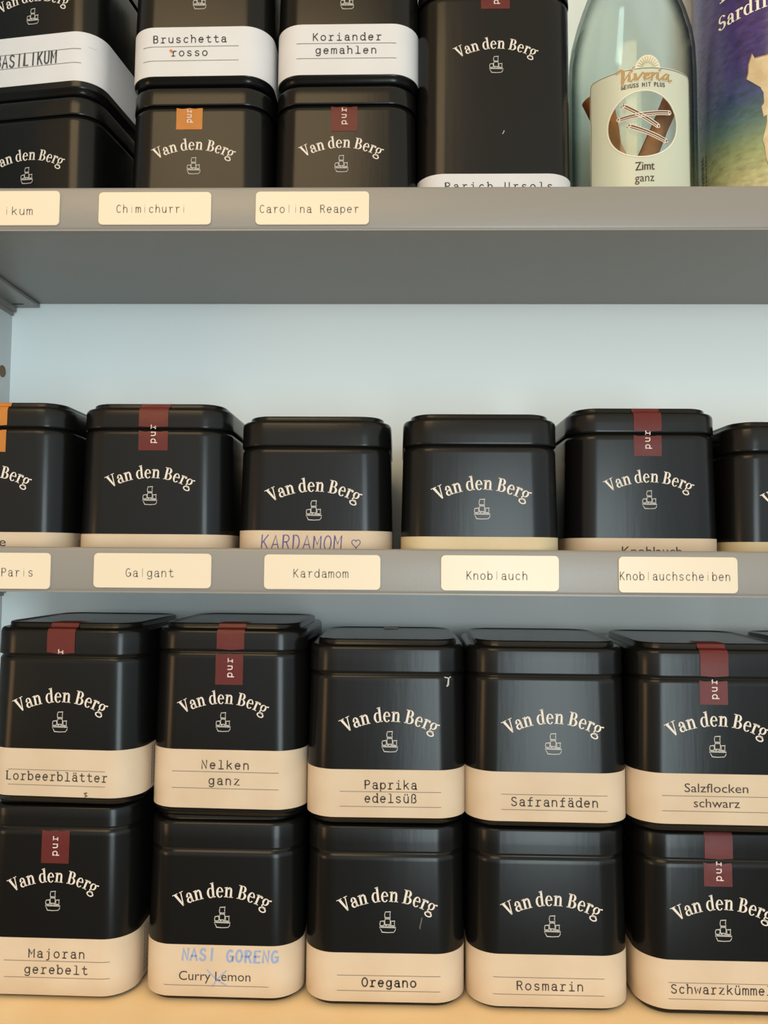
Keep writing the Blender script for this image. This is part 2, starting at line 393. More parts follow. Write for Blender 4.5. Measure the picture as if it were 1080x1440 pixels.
def front_map(w_of_z, r):
    """(u, v) mm on the front face -> point; u runs round the corners"""
    def f(u, v, off):
        w = w_of_z(v) / 1000; h = w / 2 - r / 1000; U = u / 1000; s = copysign(1, U); A = abs(U); R = r / 1000 + off
        if A <= h: return Vector((U, -w / 2 - off, v / 1000))
        a = (A - h) / (r / 1000)
        if a <= pi / 2: return Vector((s * (h + R * sin(a)), -h - R * cos(a), v / 1000))
        return Vector((s * (w / 2 + off), -h + (A - h - r / 1000 * pi / 2), v / 1000))
    return f
def seal_part(name, path, u0, u1, m, parent, jag=(0, 0)):
    """tape following a list of (y, z) points in mm with both edges ragged where torn"""
    bm = bmesh.new(); n = 8; rows = []
    for i, (y, z) in enumerate(path):
        row = []
        for k in range(n + 1):
            dz = 0
            if i == 0 and jag[0]: dz = -jag[0] * abs(sin(k * 2.3))
            if i == len(path) - 1 and jag[1]: dz = jag[1] * abs(sin(k * 2.9 + 1))
            row.append(bm.verts.new(((u0 + (u1 - u0) * k / n) / 1000, y / 1000, (z + dz) / 1000)))
        rows.append(row)
    for a, b in zip(rows, rows[1:]):
        for k in range(n): bm.faces.new((a[k], a[k + 1], b[k + 1], b[k]))
    bmesh.ops.solidify(bm, geom=bm.faces[:], thickness=.00008)
    return link(name, mesh(name, bm), m, parent)
GROUP = 'black square spice tins'
def spice_tin(kind, pose, label, du=0, ship=None, paper=None, lines=(), rules=(), seal=None, band=None, small=True):
    t = TYPES[kind]; x, y, deg, z = pose
    root = thing('spice_tin', label, 'tin', (x, y, z), radians(deg), GROUP)
    link('tin_body', body_mesh(kind), M_TIN, root)
    lid = link('lid', lid_mesh(kind), M_TIN, root)
    fm = front_map(lambda v: width_at(t, v), t['r'])
    vz = ship if ship else t['ship']
    decal('brand_lettering', [[(u + du, v + vz) for u, v in p] for p in arc_logo(t['logo'])], fm, M_LOGO, root)
    decal('ship_emblem', [[(u + du, v + vz) for u, v in p] for p in ship_logo(t['logo'])], fm, M_SHIP, root)
    if band:
        z0, z1 = band
        lab = link('paper_label', label_mesh(kind, z0, z1), None, root)
        if not lab.data.materials: lab.data.materials.append(M_PAPER[paper])
        lab.material_slots[0].link = 'OBJECT'; lab.material_slots[0].material = M_PAPER[paper]
        for nm, polys, m in lines:
            decal(nm, polys, fm, m, lab, .00020)
        if rules:
            P = []
            for u0, u1, v in rules: P += split_long(ribbon([(u0, v), (u1, v)], .26))
            decal('ruled_lines', P, fm, M_RULE, lab, .00020)
        if small:   # small print up the right-hand side of the paper
            P = []; h = z1 - z0; rr = random.Random(int(x * 1e5))
            for c in range(6):
                u = 49.5 + c * 2.6; v = z0 + 2
                while v < z1 - 2.5:
                    l = rr.uniform(.8, 2.8); P += ribbon([(u, v), (u, min(v + l, z1 - 2))], .8); v += l + 1.0
            decal('small_print', P, fm, M_RULE, lab, .00020)
    if seal:
        col, u0, u1, zlo, mode = seal    # mode: 'full' unbroken, 'torn' both halves, 'body' lower half, 'lid' upper half
        g, T = t['gap'], t['top']; lw = t['lw'] / 2 + .12
        wy = lambda q: -(width_at(t, q) / 2 + .14)
        lid_path = [(-lw + 15, T - .15), (-lw + 5.0, T + .05), (-lw + 3.9, T - .3), (-lw + 3.3, T - 2.0), (-lw + .9, T - 2.8), (-lw - .02, T - 4.4), (-lw - .08, g + 1.0)]
        body_path = [(wy(g) + .2, g - .6), (wy(g - 2), g - 2), (wy(g - 6), g - 6), (wy(zlo), zlo)]
        if mode in ('full', 'torn', 'lid'):
            s1 = seal_part('seal_sticker', lid_path, u0, u1, M_SEAL[col], root, (0, .5 if mode != 'lid' else 1.2))
        if mode in ('full', 'torn', 'body'):
            d = .4 if mode == 'torn' else 0
            s2 = seal_part('seal_sticker', body_path, u0 - d, u1 - d, M_SEAL[col], root, (.5, 0))
        cap = 2.9
        def vert(txt, v0, v1):
            P = mono_text(txt, 0, v1 - v0, -cap * .36, cap, .10)
            uc = (u0 + u1) / 2
            return [[(uc - b, v0 + a) for a, b in p] for p in P]
        if mode == 'lid':
            rz = g + 1.4; uc = (u0 + u1) / 2
            frag = [[(uc - b, rz + a) for a, b in p] for p in mono_text('r', 0, 2, -1.1, 2.9, .10)]
            decal('seal_lettering', frag, front_map(lambda v: t['lw'] + .3, t['r']), M_SEALINK, s1, .00016)
        if mode != 'lid':
            lo, hi = (zlo + 3.6, zlo + 12.2) if mode != 'torn' or zlo < g - 12 else (zlo + 2.6, zlo + 11.0)
            if mode == 'body': hi = min(hi, g - 1.5)
            lid_off = lambda v: (t['lw'] if v > g else width_at(t, v)) + .3
            decal('seal_lettering', vert('pur', lo, hi), front_map(lid_off, t['r']), M_SEALINK, root if mode == 'lid' else s2, .00016)
    return root

TX = lambda s, u0, u1, v, cap=3.7, weight=.095, **k: mono_text(s, u0, u1, v, cap, weight, **k)
MID, TOP = .18698, .35559
# cabinet bottom, lower layer
spice_tin('large', (-.15819, .39796, -1, 0), 'black spice tin reading Majoran gerebelt, lower tin at the left end of the bottom shelf', 0, 43.6, 'cream',
          [('printed_name', TX('Majoran', -10.16, 15.66, 18.5) + TX('gerebelt', -11.9, 17.2, 11.4), M_INK)], [(-21.7, 27.2, 16.95), (-21.5, 27.4, 9.6)], ('red', -6.2, 6.8, 60.5, 'body'), (1.9, 27.1))
HAND = lambda s, u0, u1, v, cap, w=.10, sk=.08: mono_text(s, u0, u1, v, cap, w, False, skew=sk, jitter=.02)
spice_tin('small', (-.08041, .39782, -.7, 0), 'black spice tin with blue handwritten Nasi Goreng above printed Curry Lemon', .66, 37.6, 'cream',
          [('printed_name', sans_text('Curry Lemon', -18.7, 14.2, 9.7, 4.3), M_INK),
           ('handwriting', HAND('NASI', -17.4, -2.0, 18.6, 5.0, .13) + HAND('GORENG', 3.2, 27, 18.2, 5.0, .13) + ribbon([(-5.8, 14.4), (-1.2, 10.0), (3.0, 7.8)], .5) + ribbon([(3.0, 14.2), (-1.0, 10.4), (-3.2, 7.2)], .5), M_PEN_B)],
          [(-25.5, 22.4, 7.44)], None, (2.6, 25.4))
OREGANO = spice_tin('small', (-.00573, .39608, 0, 0), 'black spice tin with bold typed Oregano on its paper label', 1.33, 37.5, 'cream',
          [('printed_name', TX('Oregano', -10.0, 14.3, 9.4, weight=.12), M_INK)], [(-21.3, 25.2, 14.13), (-21.3, 25.2, 7.46)], None, (2.7, 24.0))
spice_tin('small', (.06922, .39518, -.3, 0), 'black spice tin with typed Rosmarin on its paper label', .81, 37.3, 'cream',
          [('printed_name', TX('Rosmarin', -15.2, 14.3, 9.6), M_INK)], [(-25.7, 23.8, 14.94), (-25.7, 23.7, 7.55)], None, (2.3, 25.0))
spice_tin('small', (.14585, .39351, -.5, 0), 'black spice tin with torn red seal reading Schwarzkümmel, lower right corner', .04, 37.4, 'cream',
          [('printed_name', TX('Schwarzkümmel', -23.4, 21.0, 10.2), M_INK)], [(-24.5, 22.0, 14.7), (-24.5, 21.9, 7.7)], ('red', -7.6, 5.0, 56.5, 'torn'), (3.2, 24.5))
spice_tin('small', (.2205, .39348, 1, 0), 'black spice tin at the far right end of the bottom shelf, under another tin', 0, 37.5, 'cream', (), (), None, (3.2, 24.5))
# cabinet bottom, upper layer
LORBEER = spice_tin('small', (-.15409, .39393, -3.5, .08832), 'black spice tin reading Lorbeerblätter with half a red seal left on its lid', 0, 37.5, 'cream',
          [('printed_name', TX('Lorbeerblätter', -24.8, 23.4, 11.0), M_INK)], [(-23.9, 22.2, 15.64), (-23.7, 22.4, 8.8)], ('red', -7.5, 5.9, 67, 'lid'), (3.8, 25.2))
spice_tin('large', (-.0790, .39744, -2.2, .08215), 'black spice tin with red seal reading Nelken ganz, on top of the Nasi Goreng tin', -1.0, 43.7, 'cream',
          [('printed_name', TX('Nelken', -10.6, 11.4, 22.5) + TX('ganz', -7.1, 7.2, 15.35), M_INK)], [(-24.3, 25.3, 21.1), (-24.4, 25.4, 13.55)], ('red', -4.8, 8.2, 60.9, 'torn'), (4.6, 31.1))
tin = spice_tin('small', (-.00555, .39136, 0, .08215), 'black spice tin with typed Paprika edelsüß on its paper label', 1.63, 37.1, 'cream',
          [('printed_name', TX('Paprika', -9.5, 14, 16.2) + TX('edelsüß', -9.4, 14, 10.2), M_INK)], [(-20.7, 24.9, 14.9), (-20.7, 24.9, 8.3)], None, (3.5, 24.7))
TINS_PAPRIKA = tin
spice_tin('small', (.0684, .38953, -1.2, .08215), 'black spice tin with typed Safranfäden on its paper label', 2.0, 37.4, 'cream',
          [('printed_name', TX('Safranfäden', -16.8, 21.6, 10.04), M_INK)], [(-21.2, 25.8, 15.0), (-21.2, 25.7, 8.3)], None, (3.2, 24.9))
spice_tin('small', (.14233, .38628, -1.2, .08215), 'black spice tin with torn red seal reading Salzflocken schwarz', .04, 37.8, 'cream',
          [('printed_name', sans_text('Salzflocken', -14.8, 12.9, 18.0, 4.0) + sans_text('schwarz', -10.9, 9.1, 11.5, 4.0), M_INK)], [(-24.5, 22.7, 16.3), (-24.6, 22.6, 9.7)], ('red', -6.9, 5.5, 56.2, 'torn'), (4.1, 26.0))
spice_tin('small', (.2170, .38945, 1, .08215), 'black spice tin whose lid corner shows at the right edge, beside the Salzflocken tin', 0, 37.5, 'cream', (), (), None, (3.2, 24.5))
# middle shelf
spice_tin('large', (-.1955, .3955, 0, MID), 'black spice tin with orange seal, leftmost on the middle shelf above the Paris name plate', 0, 44.2, 'cream',
          [('printed_name', sans_text('le', 5.6, 10.3, 19.9, 4.4), M_INK)], (), ('orange', -5.4, 8.6, 64.6, 'torn'), (2, 26.5))
spice_tin('large', (-.1184, .39781, 0, MID), 'black spice tin with unbroken red seal above the Galgant name plate', 0, 44.2, 'cream', (), (), ('red', -6.2, 7.8, 65.9, 'full'), (2, 26.0))
heart = [(20.2 + 2.0 * (16 * sin(a) ** 3) / 16, 22.3 + 2.2 * (13 * cos(a) - 5 * cos(2 * a) - 2 * cos(3 * a) - cos(4 * a)) / 16) for a in [i * 2 * pi / 24 for i in range(24)]]
spice_tin('small', (-.0405, .39575, 0, MID), 'black spice tin with violet handwritten Kardamom and a small heart', .24, 37.5, 'cream',
          [('handwriting', HAND('KARDAMOM', -24.2, 14.4, 19.2, 6.6, .052) + ribbon(heart, .36, True), M_PEN_V)], (), None, (3.7, 28.1))
spice_tin('small', (.03762, .38848, 0, MID), 'black spice tin with a plain yellowed label above the Knoblauch name plate', 0, 38.1, 'ivory', (), (), None, (3.9, 25.5))
spice_tin('large', (.11814, .40515, 0, MID), 'black spice tin with unbroken red seal above the Knoblauchscheiben name plate', .97, 44.1, 'cream',
          [('printed_name', sans_text('Knoblauch', -12.5, 15.7, 17.7, 4.4), M_INK)], (), ('red', -6.0, 7.2, 65.2, 'full'), (2, 25.8))
spice_tin('small', (.1945, .4065, 1, MID), 'black spice tin without a seal, cut by the right edge on the middle shelf', 0, 37.5, 'ivory', (), (), None, (3.8, 24.4))
# top shelf
spice_tin('large', (-.1908, .4235, -8, TOP), 'black spice tin turned to the left, below the Basilikum tin', 0, 45, 'white', (), (), None, (4, 31))
spice_tin('large', (-.1913, .4250, -8, TOP + .0883), 'black spice tin with handwritten Basilikum on its white label', 0, 44.4, 'white',
          [('handwriting', HAND('BASILIKUM', -20.3, 16.1, 17.4, 6.6, .09, .05), M_PEN_K)], [(-34.9, 28.0, 24.2), (-34.6, 28.3, 16.6)], None, (6.8, 33.6), small=False)
spice_tin('large', (-.10377, .41354, -.6, TOP), 'black spice tin with an orange seal half, under the Bruschetta rosso tin', -1.33, 44.6, 'white', (), (), ('orange', -10.8, 2.6, 63.8, 'body'), (4, 30))
spice_tin('large', (-.10383, .41398, -.8, TOP + .0883), 'black spice tin with typed Bruschetta rosso on its white label', 0, 43.6, 'white',
          [('printed_name', TX('Bruschetta', -23.3, 14.2, 21.4) + TX('rosso', -13.8, 4.6, 14.3), M_INK),
           ('stain', dot(-14.2, 17.2, .8) + dot(-13.6, 16.6, .7), mat('orange_spice_stain', (.55, .20, .06), .7))], [(-29, 20.6, 19.3), (-28.8, 20.7, 11.8)], None, (3.6, 29.7))
spice_tin('large', (-.02884, .41289, -.5, TOP), 'black spice tin with half a red seal, under the Koriander gemahlen tin', -1.26, 45.1, 'white', (), (), ('red', -6.8, 6.5, 62.2, 'body'), (4, 30))
spice_tin('large', (-.02826, .41396, -.3, TOP + .0883), 'black spice tin with typed Koriander gemahlen on its white label', 0, 43.0, 'white',
          [('printed_name', TX('Koriander', -17.2, 17.6, 22.0) + TX('gemahlen', -15.7, 15.1, 15.0), M_INK)], [(-25.6, 25.2, 20.4), (-25.5, 25.3, 12.5)], None, (3.9, 30.6))
TALL = spice_tin('tall', (.04759, .4170, 0, TOP), 'tall black spice tin beside the glass bottle on the top shelf', 0, 97.3, 'white',
          [('printed_name', TX('Parich Ursols', -25.7, 28, 31.9), M_INK)], (), ('red', -7.2, 7.4, 126.9, 'torn'), (10, 40.2))

# ------------------------------------------------------------------ setting
XL, XR, YB, YF = -.2355, .46, .45407, .3489
struct(box('wall_back', (XL - .018, XR + .018, YB, YB + .012, -.05, .75), M_WALL))
# side panel with shelf-pin holes drilled in it
bm = bmesh.new()
hy, hz, hr = .4445, .3111, .0030
add_box(bm, XL - .018, XL, .335, YB, -.05, .75)
sidep = struct(link('wall_left', mesh('wall_left', bm), M_SIDE))
bm = bmesh.new()
for zz in (hz, hz - .032, hz + .16):
    rings = []
    for xx, rad in ((XL + .0001, hr + .0006), (XL + .0005, hr + .0004), (XL + .0004, hr), (XL + .00005, hr * .98)):
        rings.append([(xx, hy + rad * cos(a), zz + rad * sin(a)) for a in [i * 2 * pi / 24 for i in range(24)]])
    loft(bm, rings, False, True)
o = link('shelf_pin_hole', mesh('shelf_pin_hole', bm), M_HOLE, sidep)
struct(box('right_light_block', (XR, XR + .018, .335, YB, -.05, .75), M_SIDE))  # unseen panel, added to keep light from the right off the back panel
struct(box('top_light_block', (XL - .018, XR + .018, .335, YB, .75, .765), M_SIDE))  # unseen cover over the cabinet, added to block light from above
struct(box('floor', (XL - .018, XR + .018, .325, YB, -.02, 0), M_BOARD, .002))

def metal_shelf(z0, z1, label):
    root = thing('metal_shelf', label, 'shelf', ((XL + XR) / 2, YF, z0), 0, 'grey steel tray shelves')
    cx = (XL + XR) / 2; a, b = XL + .0006 - cx, XR - .0006 - cx; h = z1 - z0
    bm = bmesh.new(); add_box(bm, a, b, .0004, YB - YF - .0006, 0, .0009)
    link('shelf_plate', mesh('shelf_plate', bm), M_GREY, root)
    # lip folded up at the front: cross-section swept along x
    prof = [(.0016, .00005), (.0010, .0002), (.0005, .0006), (.0002, .0011), (0, .0020), (0, h - .0012), (.0003, h - .0003), (.0008, h), (.0012, h - .0004), (.0012, .0009)]
    bm = bmesh.new()
    A = [bm.verts.new((a, y, z)) for y, z in prof]; B = [bm.verts.new((b, y, z)) for y, z in prof]
    n = len(prof)
    for i in range(n): bm.faces.new((A[i], A[(i + 1) % n], B[(i + 1) % n], B[i]))
    bm.faces.new(A); bm.faces.new(B[::-1])
    link('front_lip', mesh('front_lip', bm, angle=50), M_GREY, root)
    return root
metal_shelf(.3546, .3754, 'grey steel shelf with raised front lip, the upper one')
metal_shelf(.1860, .2066, 'grey steel shelf with raised front lip, between the two rows of tins')

def bracket(z, label):
    root = thing('shelf_bracket', label, 'bracket', (XL, .40, z), 0, 'steel brackets under the shelves')
    bm = bmesh.new(); add_box(bm, .0002, .0172, -.045, YB - .40 - .0012, -.0026, -.0003, .0004)
    link('support_flange', mesh('support_flange', bm), M_GREY, root)
    bm = bmesh.new(); add_box(bm, .0002, .0014, -.045, YB - .40 - .0012, -.0075, -.0026)
    add_box(bm, .0014, .0032, -.045, YB - .40 - .0020, -.0056, -.0026)
    link('wall_flange', mesh('wall_flange', bm), M_GREY, root)
    bm = bmesh.new(); add_box(bm, .0040, .0105, .0452, .0468, -.00268, -.0024)
    link('slot', mesh('slot', bm), M_DARK, root)
bracket(.3546, 'grey steel bracket under the upper shelf at the left panel')
bracket(.1860, 'grey steel bracket under the middle shelf at the left panel')

# ------------------------------------------------------------------ name plates on the lips
def name_plate(txt, label, x0, x1, z0, z1, t0, t1, tz, cap=3.6, fade='li'):
    cx = (x0 + x1) / 2; w, h = x1 - x0, z1 - z0; r = 2.0
    root = thing('name_plate', label, 'name plate', (cx / 1000, YF - .0001, z0 / 1000), 0, 'white name plates on the shelf lips')
    bm = bmesh.new()
    def rp(wd, ht, rad, y):
        P = []
        for q, (sx, sz) in enumerate(((1, 1), (-1, 1), (-1, -1), (1, -1))):
            for k in range(7):
                a = q * pi / 2 + k / 6 * pi / 2
                P.append(((sx * (wd / 2 - rad) + rad * cos(a)) / 1000, y, (ht_c + sz * (ht / 2 - rad) + rad * sin(a)) / 1000))
        return P
    ht_c = h / 2
    loft(bm, [rp(w, h, r, 0), rp(w, h, r, -.0005), rp(w - .25, h - .25, r - .1, -.0007)])
    p = link('plate', mesh('plate', bm), M_PLATE, root)
    P = mono_text(txt, t0 - cx, t1 - cx, tz - z0, cap, .075, False, fade=fade)
    P = [[(min(max(u, -w / 2 + .4), w / 2 - .4), v) for u, v in q] for q in P]
    decal('printed_name', P, lambda u, v, off: Vector((u / 1000, -.0007 - off, v / 1000)), M_PLATEINK, p, .00008)
for a in (('Basilikum', 'white name plate reading Basilikum, cut by the left edge of the upper lip', -213.4, -160.1, 356.8, 373.4, -204.1, -173.0, 361.9),
          ('Chimichurri', 'white name plate reading Chimichurri on the upper lip', -141.7, -88.75, 357.0, 372.7, -133.1, -100.2, 362.8),
          ('Carolina Reaper', 'white name plate reading Carolina Reaper on the upper lip', -68.0, -15.0, 356.9, 372.8, -65.9, -19.7, 362.6),
          ('Café de Paris', 'white name plate ending in Paris, cut by the left edge of the lower lip', -213.1, -158.9, 187.3, 203.8, -206.0, -166.6, 193.1),
          ('Galgant', 'white name plate reading Galgant on the lower lip', -139.1, -85.3, 188.2, 204.0, -124.2, -102.3, 193.3),
          ('Kardamom', 'white name plate reading Kardamom on the lower lip', -61.3, -8.5, 188.1, 203.9, -47.9, -23.0, 193.6),
          ('Knoblauch', 'white name plate reading Knoblauch on the lower lip', 18.75, 71.8, 188.1, 204.1, 30.3, 57.8, 193.2),
          ('Knoblauchscheiben', 'white name plate reading Knoblauchscheiben on the lower lip', 98.4, 151.4, 187.8, 204.0, 98.9, 148.3, 193.5)):
    name_plate(*a)

# ------------------------------------------------------------------ glass bottle with cinnamon
def lathe(bm, prof, n=64, cap0=True, cap1=True, flip=False):
    rings = [[(r * cos(2 * pi * i / n), r * sin(2 * pi * i / n), z) for i in range(n)] for r, z in prof]
    loft(bm, rings, cap0, cap1)
def glass_material():
    m = bpy.data.materials.new('pale_green_clear_glass'); m.use_nodes = True
    nt = m.node_tree; nt.nodes.clear(); N = nt.nodes.new
    out = N('ShaderNodeOutputMaterial'); mixs = N('ShaderNodeMixShader'); tr = N('ShaderNodeBsdfTransparent'); gl = N('ShaderNodeBsdfGlossy')
    gl.inputs['Roughness'].default_value = .03; gl.inputs['Color'].default_value = (.95, 1, .98, 1)
    lw = N('ShaderNodeLayerWeight'); lw.inputs[0].default_value = .5
    rp = N('ShaderNodeValToRGB'); rp.color_ramp.elements[0].color = (.925, .95, .935, 1); rp.color_ramp.elements[1].color = (.05, .12, .10, 1)
    rp.color_ramp.elements[0].position = .50; rp.color_ramp.elements[1].position = 1.0
    pw = N('ShaderNodeMath'); pw.operation = 'POWER'; pw.inputs[1].default_value = 5.0
    ma = N('ShaderNodeMath'); ma.operation = 'MULTIPLY_ADD'; ma.inputs[1].default_value = .5; ma.inputs[2].default_value = .02
    L = nt.links.new
    L(lw.outputs['Facing'], rp.inputs[0]); L(rp.outputs[0], tr.inputs[0])
    L(lw.outputs['Facing'], pw.inputs[0]); L(pw.outputs[0], ma.inputs[0]); L(ma.outputs[0], mixs.inputs[0])
    L(tr.outputs[0], mixs.inputs[1]); L(gl.outputs[0], mixs.inputs[2]); L(mixs.outputs[0], out.inputs[0])
    return m
BX, BY = .1258, .4115
bottle = thing('glass_bottle', 'clear glass bottle with an arched Zimt ganz label holding cinnamon sticks', 'bottle', (BX, BY, TOP), 0)
bm = bmesh.new()
outer = [(.029, .0003), (.0318, .0008), (.0334, .0035), (.0336, .02), (.0336, .108), (.0331, .121), (.0318, .130), (.0292, .140), (.0262, .149), (.0232, .157), (.0200, .165), (.0175, .174), (.0162, .184), (.0160, .205), (.0175, .208), (.0175, .214), (.0160, .2145)]
inner = [(.0142, .214), (.0142, .184), (.0155, .174), (.0181, .165), (.0212, .157), (.0243, .149), (.0273, .140), (.0299, .130), (.0313, .121), (.0318, .108), (.0318, .02), (.0314, .006), (.028, .005)]
lathe(bm, outer + inner)
link('bottle_body', mesh('bottle_body', bm, angle=70), glass_material(), bottle)
bm = bmesh.new(); lathe(bm, [(.0136, .200), (.0140, .2035), (.0141, .214), (.0150, .2155), (.0150, .2195), (.0142, .2205)])
link('stopper', mesh('stopper', bm), mat('cork', (.50, .34, .20), .8, .2, noise=(220, (.34, .22, .12), 4)), bottle)
def cyl_map(rad, z_base):
    def f(phi, z, off):   # phi in degrees, z in mm
        a = radians(phi); R = rad + off
        return Vector((R * sin(a), -R * cos(a), z / 1000 - z_base))
    return f
bmap = cyl_map(.0337, TOP)
# label outline (phi, z mm) around the round window; star-shaped about the window's centre
PC, ZC, RP, RZ = -7.0, 422.0, 29.4, 16.8
def outline(a):
    """distance to the arched label edge in window units along direction a"""
    dx, dz = cos(a), sin(a); best = None
    for i in range(1, 400):
        t = i * .01; p, z = PC + dx * RP * t, ZC + dz * RZ * t
        u = (p + 7.0) / 47.0
        top = 450.6 + .8 * (1 - u * u) ** .5 if abs(u) < 1 else 450.6
        if u < 0 and 0: pass
        cx_ = abs(u) > .93 and z > top - 2.5 and ((abs(u) - .93) / .07) ** 2 + ((z - top + 2.5) / 2.5) ** 2 > 1
        if abs(u) > 1 or z > top or z < 372 or cx_: return t
    return 4
LPAPER = mat('pale_green_cream_label', (.50, .52, .41), .35, .5)
bm = bmesh.new(); NA = 160; NR = 9; rows = []
for i in range(NA):
    a = 2 * pi * i / NA; t1 = outline(a)
    rows.append([bm.verts.new(bmap(PC + cos(a) * RP * (1 + (t1 - 1) * k / NR), ZC + sin(a) * RZ * (1 + (t1 - 1) * k / NR), .0001)) for k in range(NR + 1)])
for i in range(NA):
    a, b = rows[i], rows[(i + 1) % NA]
    for k in range(NR): bm.faces.new((a[k], a[k + 1], b[k + 1], b[k]))
blab = link('bottle_label', mesh('bottle_label', bm), LPAPER, bottle)
BR = mat('brown_label_ink', (.085, .055, .04), .6, .2); GOLD = mat('gold_label_ink', (.36, .235, .09), .4, .4)
WHT = mat('white_label_ink', (.78, .70, .58), .5, .3)
PH = .588   # millimetres of arc per degree
to = lambda polys: [[(u / PH, v) for u, v in p] for p in polys]
dec = lambda nm, polys, m, off=.0003: decal(nm, polys, bmap, m, blab, off)
# outer rule
rim = []
for sgn, shift in ((1, .955),):
    pts = []
    for i in range(NA):
        a = 2 * pi * i / NA; t1 = outline(a) - .045
        p, z = PC + cos(a) * RP * t1, ZC + sin(a) * RZ * t1
        if z > 378: pts.append((p * PH, z))
    k0 = max(range(len(pts)), key=lambda k: (Vector(pts[k]) - Vector(pts[k - 1])).length)
    rim = ribbon(pts[k0:] + pts[:k0], .22)
dec('border_line', to(rim), BR)
ringp = [((PC + 1.03 * RP * cos(i * 2 * pi / 60)) * PH, ZC + 1.03 * RZ * sin(i * 2 * pi / 60)) for i in range(60)]
dec('window_ring', to(ribbon(ringp, .45, True)), WHT)
med = [[(-1.6 * 1 + 6.2 * cos(a0), 450.6 + 7.2 * sin(a0)) for a0 in [i * pi / 14 for i in range(15)]]]
dec('medallion', to(med), mat('pale_medallion_print', (.66, .62, .46), .5, .3), .0002)
rays = []
for i in range(1, 12):
    a = i * pi / 12; rays += ribbon([(-1.6 + 2.6 * cos(a), 451 + 2.8 * sin(a)), (-1.6 + 5.4 * cos(a), 451 + 6.0 * sin(a))], .28)
dec('medallion_rays', to(rays), mat('tan_medallion_ink', (.47, .41, .27), .5, .3))
# script brand line with brush strokes
def script_line():
    P = []; k = 1.0
    S = {'V': [[(0, 6.0), (1.2, 6.6), (2.2, 5.8), (2.6, 0)], [(2.6, 0), (4.4, 4.4), (5.6, 6.9)]],
         'i': [[(0, 3.4), (.2, .7), (1.0, .1), (1.9, 1.3)], [(.5, 4.8), (.7, 5.1)]],
         'v': [[(0, 3.4), (.6, .4), (1.1, .2), (2.2, 2.8), (2.5, 3.5), (3.2, 3.0)]],
         'e': [[(0, 1.5), (1.4, 2.1), (1.6, 3.2), (.8, 3.3), (.1, 1.6), (.5, .3), (1.5, .4), (2.4, 1.6)]],
         'r': [[(0, 3.4), (.2, 0)], [(.2, 1.6), (1.0, 3.2), (1.8, 3.2)]],
         'a': [[(2.2, 3.0), (1.2, 3.4), (.2, 1.8), (.3, .4), (1.2, .4), (2.2, 3.2), (2.1, .6), (2.7, .1), (3.4, .6)]]}
    x = 0
    for c, w, adv in (('V', 1.15, 4.5), ('i', .8, 1.9), ('v', .85, 3.2), ('e', .75, 2.5), ('r', .85, 2.0), ('i', .8, 1.9), ('a', .8, 3.4)):
        for s in S[c]:
            P += ribbon([(x + px + .12 * py, py) for px, py in s], w if s is not S[c][-1] or c != 'V' else .6)
        x += adv
    return P, x
sl, sw = script_line(); sc_ = 28.0 / sw
sl = [[(-17.6 + u * sc_, 444.6 + v * 1.05 - .002 * (u * sc_ - 14) ** 2) for u, v in p] for p in sl]
dec('script_backing', to([[(u + .25, v - .25) for u, v in p] for p in sl]), WHT, .00035)
dec('script_lettering', to(sl), GOLD, .00045)
dec('slogan_lettering', to(mono_text('GENUSS MIT PLUS', -14.6, 7.2, 441.2, 2.0, .12, False)), BR)
dec('product_name', to(sans_text('Zimt', -8.4, .8, 397.9, 4.6) + [[(u + .22, v) for u, v in p] for p in sans_text('Zimt', -8.4, .8, 397.9, 4.6)]), BR)
dec('product_variant', to(sans_text('ganz', -8.6, .8, 392.0, 4.4)), BR)
# drawn cinnamon quills across the window
q = []; hl = []
for (x0, z0, x1, z1) in ((-13.6, 432.5, 3.2, 420.5), (-16.2, 425.8, 9.4, 428.0), (-11.0, 421.6, 7.2, 413.0)):
    d = Vector((x1 - x0, z1 - z0)); d.normalize(); nn = Vector((-d.y, d.x))
    q += split_long(ribbon([(x0, z0), (x1, z1)], 2.4))
    for s in (-1.15, -.25, .95):
        hl += split_long(ribbon([(x0 + nn.x * s, z0 + nn.y * s), (x1 + nn.x * s, z1 + nn.y * s)], .30))
    for ex, ez in ((x0, z0), (x1, z1)):
        hl += ribbon([(ex + .75 * cos(a), ez + .9 * sin(a)) for a in [i * pi / 5 for i in range(10)]], .28, True)
dec('quill_drawing', to(q), mat('brown_drawing_ink', (.16, .085, .05), .6, .2), .0002)
dec('quill_highlights', to(hl), WHT, .0003)

M_CIN = mat('cinnamon_bark', (.82, .38, .13), .75, .2, noise=(120, (.62, .25, .08), 5), bump=(200, .5, (1, 1, .15)))
def cinnamon(p0, p1, rad, label):
    p0, p1 = Vector(p0), Vector(p1); L = (p1 - p0).length
    bm = bmesh.new(); n = 26; sec = []
    for i in range(n):                                         # a bark scroll rolled in from both sides
        t = i / (n - 1); a = radians(-250 + 500 * t) * .62; rr = rad * (1 - .55 * abs(2 * t - 1) ** 2.2)
        sec.append((rr * sin(a), -rr * cos(a) + (.18 * rad)))
    nz = 8; rows = []
    for k in range(nz + 1):
        f = 1 + .06 * sin(k * 1.7 + rad * 5000)
        rows.append([bm.verts.new((x * f, y * f, L * k / nz)) for x, y in sec])
    for a, b in zip(rows, rows[1:]):
        for i in range(n - 1): bm.faces.new((a[i], a[i + 1], b[i + 1], b[i]))
    bmesh.ops.solidify(bm, geom=bm.faces[:], thickness=.0009)
    o = link('cinnamon_stick', mesh('cinnamon_stick', bm), M_CIN)
    o.matrix_world = Matrix.Translation(p0) @ (p1 - p0).to_track_quat('Z', 'Y').to_matrix().to_4x4()
    return tag(o, label, 'cinnamon stick', 'cinnamon sticks in the bottle')
Bp = lambda dx, dy, z: (BX + dx, BY + dy, TOP + z)
